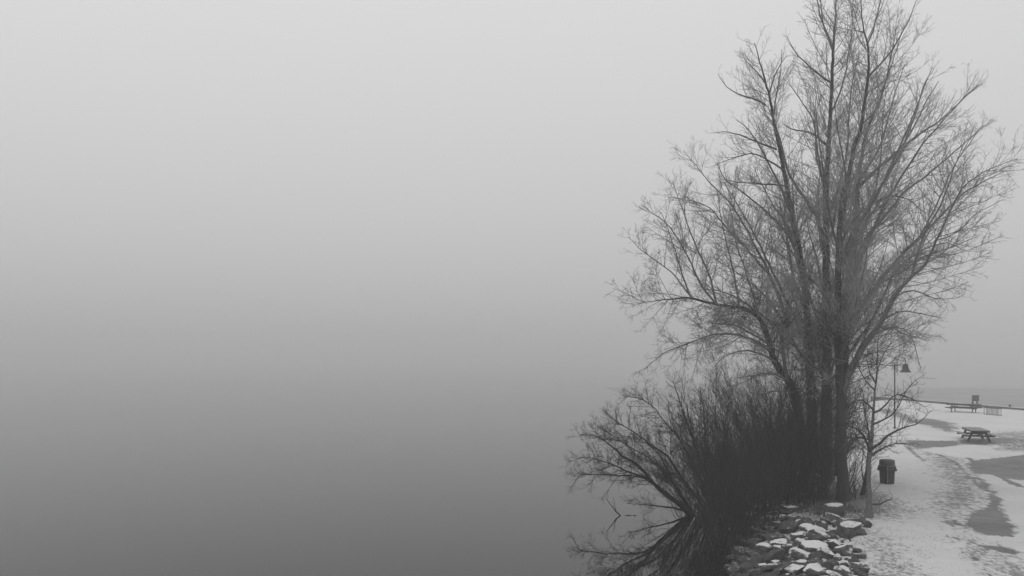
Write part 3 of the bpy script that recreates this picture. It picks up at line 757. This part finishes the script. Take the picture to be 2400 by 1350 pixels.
# ---------------------------------------------------------------- riprap
def rock_mesh(sx, sy, sz, seed, mat):
    r = random.Random(seed); bm = bmesh.new()
    bmesh.ops.create_icosphere(bm, subdivisions=4, radius=1.0)
    planes = []
    for i in range(r.randint(9, 13)):
        v = Vector((r.gauss(0, 1), r.gauss(0, 1), r.gauss(0, .9))).normalized(); planes.append((v, r.uniform(.5, .85)))
    planes.append((Vector((r.uniform(-.3, .3), r.uniform(-.3, .3), 1)).normalized(), r.uniform(.45, .65)))
    ph = [r.uniform(0, 9) for _ in range(6)]
    for v in bm.verts:
        p = v.co.copy()
        for nrm, d in planes:
            k = p.dot(nrm) - d
            if k > 0: p -= nrm * k * 0.97
        q = p * 3.1
        n = math.sin(q.x + ph[0]) * math.sin(q.y * 1.3 + ph[1]) * math.sin(q.z * 1.7 + ph[2])
        n2 = math.sin(q.x * 3.3 + ph[3]) * math.sin(q.y * 3.9 + ph[4]) * math.sin(q.z * 3.1 + ph[5])
        p *= 1 + .10 * n + .04 * n2 + r.uniform(-.008, .008)
        v.co = Vector((p.x * sx, p.y * sy, p.z * sz))
    me = bpy.data.meshes.new('rock'); bm.to_mesh(me); bm.free()
    for p in me.polygons: p.use_smooth = False
    me.materials.append(mat); return me

# zoomed-photo coordinates (2400x1333 over 450x250 px at 1650,1100): x, y, width, height, snow (0 bare,1 part,2 covered), label
RK = [(730, 1010, 190, 110, 2, 'round boulder with a bright snow crown near the dark water edge'),
      (950, 955, 190, 90, 2, 'low rock with a smooth oval snow cap left of the middle of the riprap'),
      (1050, 1010, 140, 110, 1, 'blocky rock with dark front just right of the oval snow cap'),
      (1230, 975, 260, 120, 2, 'long snow-dusted slab tilting up to the right'),
      (1400, 1005, 310, 120, 2, 'largest smooth snow-covered slab in the middle of the riprap'),
      (1615, 965, 140, 110, 2, 'rounded snow-topped rock at the right end of the largest slab'),
      (1660, 1060, 130, 90, 0, 'black bare wedge under the rounded snow-topped rock'),
      (1765, 1035, 190, 120, 2, 'flat snow-topped rock with a dark right edge by the snow bank'),
      (880, 1095, 230, 100, 0, 'long black rock in the left part of the riprap'),
      (1230, 1110, 260, 110, 2, 'wide double-humped snowy rock below the largest slab'),
      (1380, 1140, 150, 130, 0, 'dark steep-faced rock right of the double-humped rock'),
      (1530, 1085, 180, 110, 1, 'rough mottled rock in the centre right of the riprap'),
      (1610, 1185, 190, 90, 0, 'dark rock with a straight top edge, lower right of the riprap'),
      (715, 1245, 150, 90, 2, 'oval snow-patched stone near the bottom left of the riprap'),
      (515, 1165, 170, 100, 0, 'mossy dark boulder second from the water'),
      (520, 1265, 170, 110, 0, 'dark boulder at the water edge near the bottom of the picture'),
      (290, 1240, 100, 60, 0, 'small stone lying in the water at the foot of the reeds'),
      (700, 1160, 190, 90, 0, 'dark cracked rock between the two boulders by the water'),
      (900, 1200, 150, 60, 1, 'small flat stone below the long black rock'),
      (1060, 1210, 190, 80, 1, 'grey slab in the lower middle of the riprap'),
      (1230, 1205, 150, 90, 1, 'dark rock with a snowy left shoulder in the lower middle'),
      (1130, 1290, 230, 90, 1, 'long low rock crossing the bottom of the riprap'),
      (1360, 1290, 260, 120, 2, 'big snow-speckled boulder at the bottom edge of the picture'),
      (1540, 1270, 200, 130, 1, 'pointed dark rock running down to the bottom edge'),
      (1740, 1290, 220, 110, 1, 'broad mottled boulder at the bottom beside the snow gap'),
      (1980, 1270, 220, 80, 0, 'long black rock slanting up at the bottom right of the riprap'),
      (1870, 1160, 110, 70, 0, 'small dark stone standing alone in the snow gap'),
      (1755, 1210, 90, 60, 0, 'small pointed stone left of the snow gap'),
      (1930, 1030, 90, 60, 0, 'small dark stone pushed into the snow bank'),
      (1960, 1100, 110, 50, 0, 'flat dark stone just below the one in the snow bank'),
      (1900, 1215, 120, 60, 1, 'snow-edged stone above the long slanting black rock'),
      (1250, 710, 190, 110, 0, 'dark pointed rock at the top of the riprap beside the thicket'),
      (1050, 760, 280, 130, 0, 'large dark brush-covered rock at the edge of the thicket'),
      (1470, 730, 150, 90, 0, 'dark square-ended rock in the upper row'),
      (1640, 660, 260, 100, 1, 'broad rock draped with dry stems just below the stump'),
      (1870, 670, 150, 80, 0, 'black rock in the upper row below the sapling'),
      (1990, 665, 110, 60, 0, 'small black rock at the foot of the sapling'),
      (2050, 710, 70, 90, 0, 'narrow upright black stone at the snow bank corner'),
      (1850, 740, 250, 80, 1, 'long dark rock in the second row below the sapling'),
      (1590, 860, 110, 110, 0, 'triangular black rock in the middle of the upper riprap'),
      (1800, 830, 260, 110, 0, 'big bare rock jutting into the snow bank'),
      (1960, 800, 110, 70, 0, 'rounded dark rock right of the big bare rock'),
      (1400, 890, 130, 90, 0, 'dark round-faced rock above the largest slab'),
      (1410, 810, 240, 80, 2, 'wide snowy rock in the second row of the riprap'),
      (1200, 850, 190, 90, 2, 'striped snowy rock leaning in the left second row'),
      (900, 880, 220, 110, 0, 'big dark rock under the overhanging thicket'),
      (1290, 750, 180, 60, 2, 'thin snow-topped slab below the pointed rock'),
      (1510, 860, 110, 80, 1, 'mottled rock beside the triangular black rock'),
      (1730, 770, 150, 60, 2, 'snowy flat rock above the big bare rock')]
GR = 'riprap rocks on the bank'
occupied = []
for i, (x, y, wd, ht, sn, lb) in enumerate(RK):
    px, py = 1650 + x / 5.333, 1100 + y / 5.333
    p = hit(px, py + ht / 5.333 * .2); s = p[1] / F
    sx = wd / 5.333 * s * .66; sz = ht / 5.333 * s * 1.0; sy = sx * random.uniform(.6, .85) + .05
    me = rock_mesh(sx, sy, sz, 900 + i, (M_rockb, M_rock, M_rockw)[sn])
    o = link('riprap_rock', me); o.location = (p[0], p[1], p[2] + sz * .34)
    o.rotation_euler = (random.uniform(-.3, .35), random.uniform(-.38, .38), random.uniform(-.6, .6))
    props(o, lb, 'rock', GR); occupied.append((p[0], p[1], sx * .8))
import re
short = []
for (x, y, wd, ht, sn, lb) in RK:
    sh = re.split(r' (?:near|by|just|left|right|in|of|at|below|under|above|to|lower|lying|second|crossing|running|from|standing|pushed|between|beside|jutting|like) ', lb + ' ')[0].strip()
    short.append(sh)
cnt = 0; tries = 0; seen = set()
while cnt < 150 and tries < 14000:
    tries += 1
    y = random.uniform(19, 30.8); s_ = random.uniform(.2, 4.0)
    xs = float(np.interp(y, LEFT[:, 1], LEFT[:, 0])) + s_
    r_ = random.uniform(.10, .30)
    if s_ > 3.2: r_ *= .6
    if y > 28.5 and s_ > 3.4: continue
    if any((xs - a) ** 2 + (y - b2) ** 2 < (c * .8 + r_ * .5) ** 2 for a, b2, c in occupied): continue
    zz = hz(xs, y)
    sn = 1 if (random.random() < .55 and s_ > 1.3) else 0
    inview = y > 20
    size = 'tiny' if r_ < .15 else ('small' if r_ < .22 else 'middling')
    lab = None
    if inview:
        order = sorted(range(len(RK)), key=lambda i_: (occupied[i_][0] - xs) ** 2 + (occupied[i_][1] - y) ** 2)
        for i_ in order[:4]:
            if short.count(short[i_]) > 1: continue
            dx, dy = xs - occupied[i_][0], y - occupied[i_][1]
            rel = ('right of' if dx > 0 else 'left of') if abs(dx) > abs(dy) * .7 else ('behind' if dy > 0 else 'in front of')
            l_ = size + (' snow-flecked' if sn else ' dark') + ' stone ' + rel + ' the ' + short[i_]
            if l_ not in seen: lab = l_; break
        if lab is None: continue
        seen.add(lab)
    else:
        continue
    occupied.append((xs, y, r_))
    me = rock_mesh(r_ * random.uniform(1, 1.4), r_ * random.uniform(.8, 1.2), r_ * random.uniform(.7, 1.0), 3000 + cnt, (M_rockb, M_rock)[sn])
    o = link('filler_stone', me); o.location = (xs, y, zz + r_ * .25)
    o.rotation_euler = (random.uniform(-.4, .4), random.uniform(-.4, .4), random.uniform(0, 3))
    props(o, lab, 'stone', 'filler stones in the riprap'); cnt += 1

# stump behind the rocks
p = hit(1963, 1213); s = p[1] / F
bm = bmesh.new(); rr = random.Random(5)
prof = [(.40, -.15), (.37, .0), (.34, .15), (.325, .34), (.30, .37)]
lathe(bm, prof, 28)
for v in bm.verts:
    a = math.atan2(v.co.y, v.co.x); k = 1 + .07 * math.sin(a * 5 + 1) + .04 * math.sin(a * 11) + rr.uniform(-.015, .015)
    v.co.x *= k; v.co.y *= k * .85
stp = thing('tree_stump', 'squat grey stump with snow on its cut top above the riprap', 'stump', (p[0], p[1] + .3, hz(p[0], p[1] + .3)))
bm_obj('stump_body', bm, M_stump, stp, True)
bm = bmesh.new(); lathe(bm, [(.27, .362), (.28, .385), (.22, .405), (.1, .41)], 24)
for v in bm.verts: v.co.y *= .8; v.co.x += .05
bm_obj('snow_cap', bm, M_snowcap, stp, True)

# ---------------------------------------------------------------- stubble and litter
rng = np.random.default_rng(9)
def blades(n, Xr, Yr, keep, hr, name, label, mat):
    X = rng.uniform(*Xr, n); Y = rng.uniform(*Yr, n); d = dist_poly(np.stack([X, Y], 1), LEFT)
    k = keep(X, Y, d); X, Y = X[k], Y[k]; n = len(X); Zb = height(X, Y)
    h = rng.uniform(*hr, n); a = rng.uniform(0, 6.28, n); wv = rng.uniform(.004, .011, n); ln = rng.normal(size=(n, 2)) * .9
    B = np.stack([X, Y, Zb - .01], 1); U = np.stack([np.cos(a), np.sin(a), 0 * a], 1) * wv[:, None]
    T = B + np.stack([ln[:, 0] * h, ln[:, 1] * h, h], 1)
    V = np.stack([B - U, B + U, T], 1).reshape(-1, 3); tr = np.arange(n * 3).reshape(-1, 3)
    o = link(name, np_mesh(name, V, np.zeros((0, 4), int), mat, False, tr)); props(o, label, 'grass', kind='stuff')
blades(24000, (8, 20), (17, 40), lambda X, Y, d: (rng.random(len(X)) < np.clip(1.1 - np.abs(d - 4.8) / 1.8, 0.0, 1) * np.clip(vnoise(X * 1.3, Y * 1.3) * 3 + .4, 0, 1)) & (d > 1.5), (.02, .08),
       'dead_grass', 'short dead grass poking through the snow along the bank', M_stub)
blades(22000, (9.5, 17), (28, 41), lambda X, Y, d: (d > 1.2) & (rng.random(len(X)) < np.exp(-((X - 12.0) / 1.3) ** 2)), (.04, .3),
       'bramble_litter', 'tangled dry stems and litter under the bare trees', M_bark)

# ---------------------------------------------------------------- picnic tables
def picnic_table(label, loc, rz, topm, sc_=1.0):
    root = thing('picnic_table', label, 'picnic table', loc, rz, 'picnic tables on the snowy lawn'); root.scale = (sc_,) * 3
    L = 2.75; TW = 1.12; H = .78
    for i in range(5):
        bm = bmesh.new(); x = (i - 2) * TW / 5
        beam(bm, (x, -L / 2, H - .02), (x, L / 2, H - .02), TW / 5 - .018, .06); bm_obj('top_plank', bm, topm, root)
    for s in (-1, 1):
        bm = bmesh.new()
        for q in (-.072, .072): beam(bm, (s * .84 + q, -L / 2, .45), (s * .84 + q, L / 2, .45), .13, .045)
        bm_obj('bench_seat', bm, topm, root)
    for s in (-1, 1):
        bm = bmesh.new(); beam(bm, (s * (TW / 2 - .02), -L / 2 + .03, H - .09), (s * (TW / 2 - .02), L / 2 - .03, H - .09), .04, .08); bm_obj('apron', bm, M_wood, root)
        bm = bmesh.new(); beam(bm, (s * .84, -L / 2 + .03, .40), (s * .84, L / 2 - .03, .40), .05, .05); bm_obj('bench_rail', bm, M_wood, root)
    for e in (-1, 1):
        y = e * .88
        for s in (-1, 1):
            bm = bmesh.new(); beam(bm, (s * .68, y, -.03), (s * .34, y, H - .045), .14, .055, side=(0, 1, 0)); bm_obj('leg', bm, M_wood, root)
        bm = bmesh.new(); beam(bm, (-.95, y + e * .058, .375), (.95, y + e * .058, .375), .055, .13); bm_obj('bench_support', bm, M_wood, root)
        bm = bmesh.new(); beam(bm, (-.5, y + e * .058, H - .11), (.5, y + e * .058, H - .11), .055, .13); bm_obj('top_support', bm, M_wood, root)
        bm = bmesh.new(); beam(bm, (0, y - e * .03, .40), (0, y - e * .55, H - .06), .09, .05); bm_obj('brace', bm, M_wood, root)
    return root
tz = hz(32.3, 53.8)
picnic_table('nearer picnic table standing in meltwater, seen from its end', (32.3, 53.9, tz), -math.radians(18), M_woodtop)
tz = hz(46.7, 80.5)
picnic_table('farther picnic table on snow in front of the kerb', (46.7, 80.0, tz), math.radians(46), M_wood, 1.08)

# ---------------------------------------------------------------- bell lamp
lp = np.array([*gpt(2097, 1003), 0]); lp[2] = hz(lp[0], lp[1]); sm = lp[1] / F
lamp = thing('street_lamp', 'tall pole lamp with a bell shade hanging from a hooked arm', 'lamp', lp)
u = lambda px: px * sm
HT = u(1003 - 852)
bm = bmesh.new(); tube(bm, [(0, 0, -.1), (0, 0, HT * .55), (0, 0, HT)], [.062, .054, .045], 12); lathe(bm, [(.16, -.05), (.16, .03), (.09, .06)], 16); bm_obj('pole', bm, M_steel, lamp)
bm = bmesh.new()
x0, x1 = u(5.6), u(25.2); zb = HT - u(21); zt = HT + u(7); rad = (x1 - x0) / 2
pp = [(x0, 0, zb), (x0, 0, HT - u(5)), (x0, 0, zt)]
pp += [(x0 + rad - rad * math.cos(a), 0, zt + rad * .9 * math.sin(a)) for a in np.linspace(.15, math.pi - .15, 13)]
pp += [(x1, 0, zt), (x1, 0, HT - u(1))]
tube(bm, pp, .029, 10); bm_obj('hooked_arm', bm, M_steel, lamp, True)
bm = bmesh.new()
for z in (HT - u(4), HT - u(15)): tube(bm, [(0, 0, z), (x0, 0, z)], .024, 8)
bm_obj('bracket', bm, M_steel, lamp)
bm = bmesh.new()
pr = [(13, 20.3), (12.2, 19.4), (10, 16.6), (8, 13.2), (6.9, 10), (6.5, 7), (6.2, 4.5), (5.2, 2.2), (3.6, .8), (1.5, 0)]
lathe(bm, [(u(r), HT - u(z) + u(.2)) for r, z in pr], 28, (x1, 0, 0)); bm_obj('lamp_shade', bm, M_steel, lamp, True)

# ---------------------------------------------------------------- trash can
cp = np.array([*gpt(2079, 1133), 0]); cp[2] = hz(cp[0], cp[1])
can = thing('trash_can', 'dark trash can with a domed lid standing in the snow behind the sapling', 'trash can', cp, math.radians(19))
bm = bmesh.new(); lathe(bm, [(.235, -.02), (.24, .0), (.252, .3), (.265, .62), (.268, .66)], 40, pw=5); bm_obj('bin_body', bm, M_plastic, can, True)
bm = bmesh.new(); lathe(bm, [(.27, .60), (.36, .59), (.358, .61), (.312, .80), (.305, .815), (.27, .815)], 40, pw=3.6); bm_obj('rim_skirt', bm, M_plastic, can, True)
bm = bmesh.new(); lathe(bm, [(.325, .80), (.335, .815), (.325, 1.03), (.318, 1.06), (.28, 1.085), (.18, 1.105), (.06, 1.11)], 36); bm_obj('lid', bm, M_lid, can, True)
bm = bmesh.new()
a = math.radians(-133)   # the corner turned to the viewpoint
for (r0, z0, r1, z1) in ((.300, .02, .328, .58), (.424, .60, .368, .80)):
    beam(bm, (r0 * math.cos(a + .04), r0 * math.sin(a + .04), z0), (r1 * math.cos(a + .04), r1 * math.sin(a + .04), z1), .035, .02, side=(math.cos(a), math.sin(a), 0))
bm_obj('corner_strip', bm, M_strip, can)  # pale strip down the near corner of body and skirt
bm = bmesh.new(); lathe(bm, [(.349, .812), (.356, .82), (.345, .832)], 36); bm_obj('lid_lip', bm, M_strip, can, True)

# ---------------------------------------------------------------- far sign, bike rack, mooring post
g0 = np.array([(2286.5 - 1200) / F * 88.3, 88.3]); sm = g0[1] / F; z0 = hz(g0[0], g0[1])
sg = thing('notice_board', 'dark rectangular board on two posts beyond the farther picnic table', 'sign', (g0[0], g0[1], z0), math.radians(6))
bm = bmesh.new(); add_box(bm, (0, 0, 21.2 * sm), (17.5 * sm, .06, 12.5 * sm), None, .015); bm_obj('panel', bm, M_sign, sg)
bm = bmesh.new(); add_box(bm, (0, 0, 27.7 * sm), (18.6 * sm, .1, .045), None, .01); add_box(bm, (0, 0, 14.8 * sm), (18.0 * sm, .09, .04), None, .01); bm_obj('frame', bm, M_curb, sg)
for x in (-6.2, 5.4):
    bm = bmesh.new(); add_box(bm, (x * sm, .09, 11 * sm), (.14, .1, 23 * sm), None, .01); bm_obj('post', bm, M_steel, sg)
gA, gB = gpt(2306.5, 971), gpt(2346, 974.5)
hzA = hz(gA[0], gA[1])
rk = thing('bike_rack', 'low comb-shaped bike rack right of the farther picnic table', 'bike rack', (gA[0], gA[1], hzA))
d = gB - gA; hR = .68
for q in [0, .135, .21, .285, .36, .435, .51, .585, .66, .735, .81, .885, 1.0]:
    bm = bmesh.new(); tube(bm, [(d[0] * q, d[1] * q, -.05), (d[0] * q, d[1] * q, hR)], .026, 8); bm_obj('bar', bm, M_steel, rk)
bm = bmesh.new(); tube(bm, [(-.03, 0, hR), (d[0] + .03, d[1], hR)], .028, 8); bm_obj('rail', bm, M_steel, rk)
bm = bmesh.new(); tube(bm, [(-.03, 0, .04), (d[0] + .12, d[1], .04)], .022, 8); bm_obj('rail', bm, M_steel, rk)
tb = (F * (CAMZ - 1.23) / (956 - YH)); X = (2367 - 1200) / F * tb
xx = float(np.interp(tb, RIGHT[::-1][:, 1], RIGHT[::-1][:, 0]))
bm = bmesh.new(); lathe(bm, [(.11, -.02), (.09, .03), (.085, .16), (.15, .2), (.15, .25), (.08, .28)], 18)
# stand it on the kerb where the sight line crosses it
best = min(np.arange(78, 100, .1), key=lambda Yq: abs((2367 - 1200) / F * Yq - float(np.interp(Yq, RIGHT[::-1][:, 1], RIGHT[::-1][:, 0]))))
bo = bm_obj('mooring_bollard', bm, M_steel, None, True); bo.location = ((2367 - 1200) / F * best, best, 1.235)
props(bo, 'small dark mooring bollard on the kerb near the right edge', 'bollard')

# ---------------------------------------------------------------- haze
bm = bmesh.new(); add_box(bm, (0, 450, 12.8), (1840, 1040, 29.6))
M_haze = bpy.data.materials.new('haze'); M_haze.use_nodes = True; t = M_haze.node_tree; t.nodes.clear()
o_ = t.nodes.new('ShaderNodeOutputMaterial'); v = t.nodes.new('ShaderNodeVolumePrincipled')
v.inputs['Color'].default_value = g(0.92); v.inputs['Density'].default_value = 0.0025; v.inputs['Anisotropy'].default_value = 0.0
t.links.new(v.outputs[0], o_.inputs['Volume'])
hzb = bm_obj('haze', bm, M_haze); props(hzb, 'pale fog over the lake and shore', 'haze', kind='stuff')
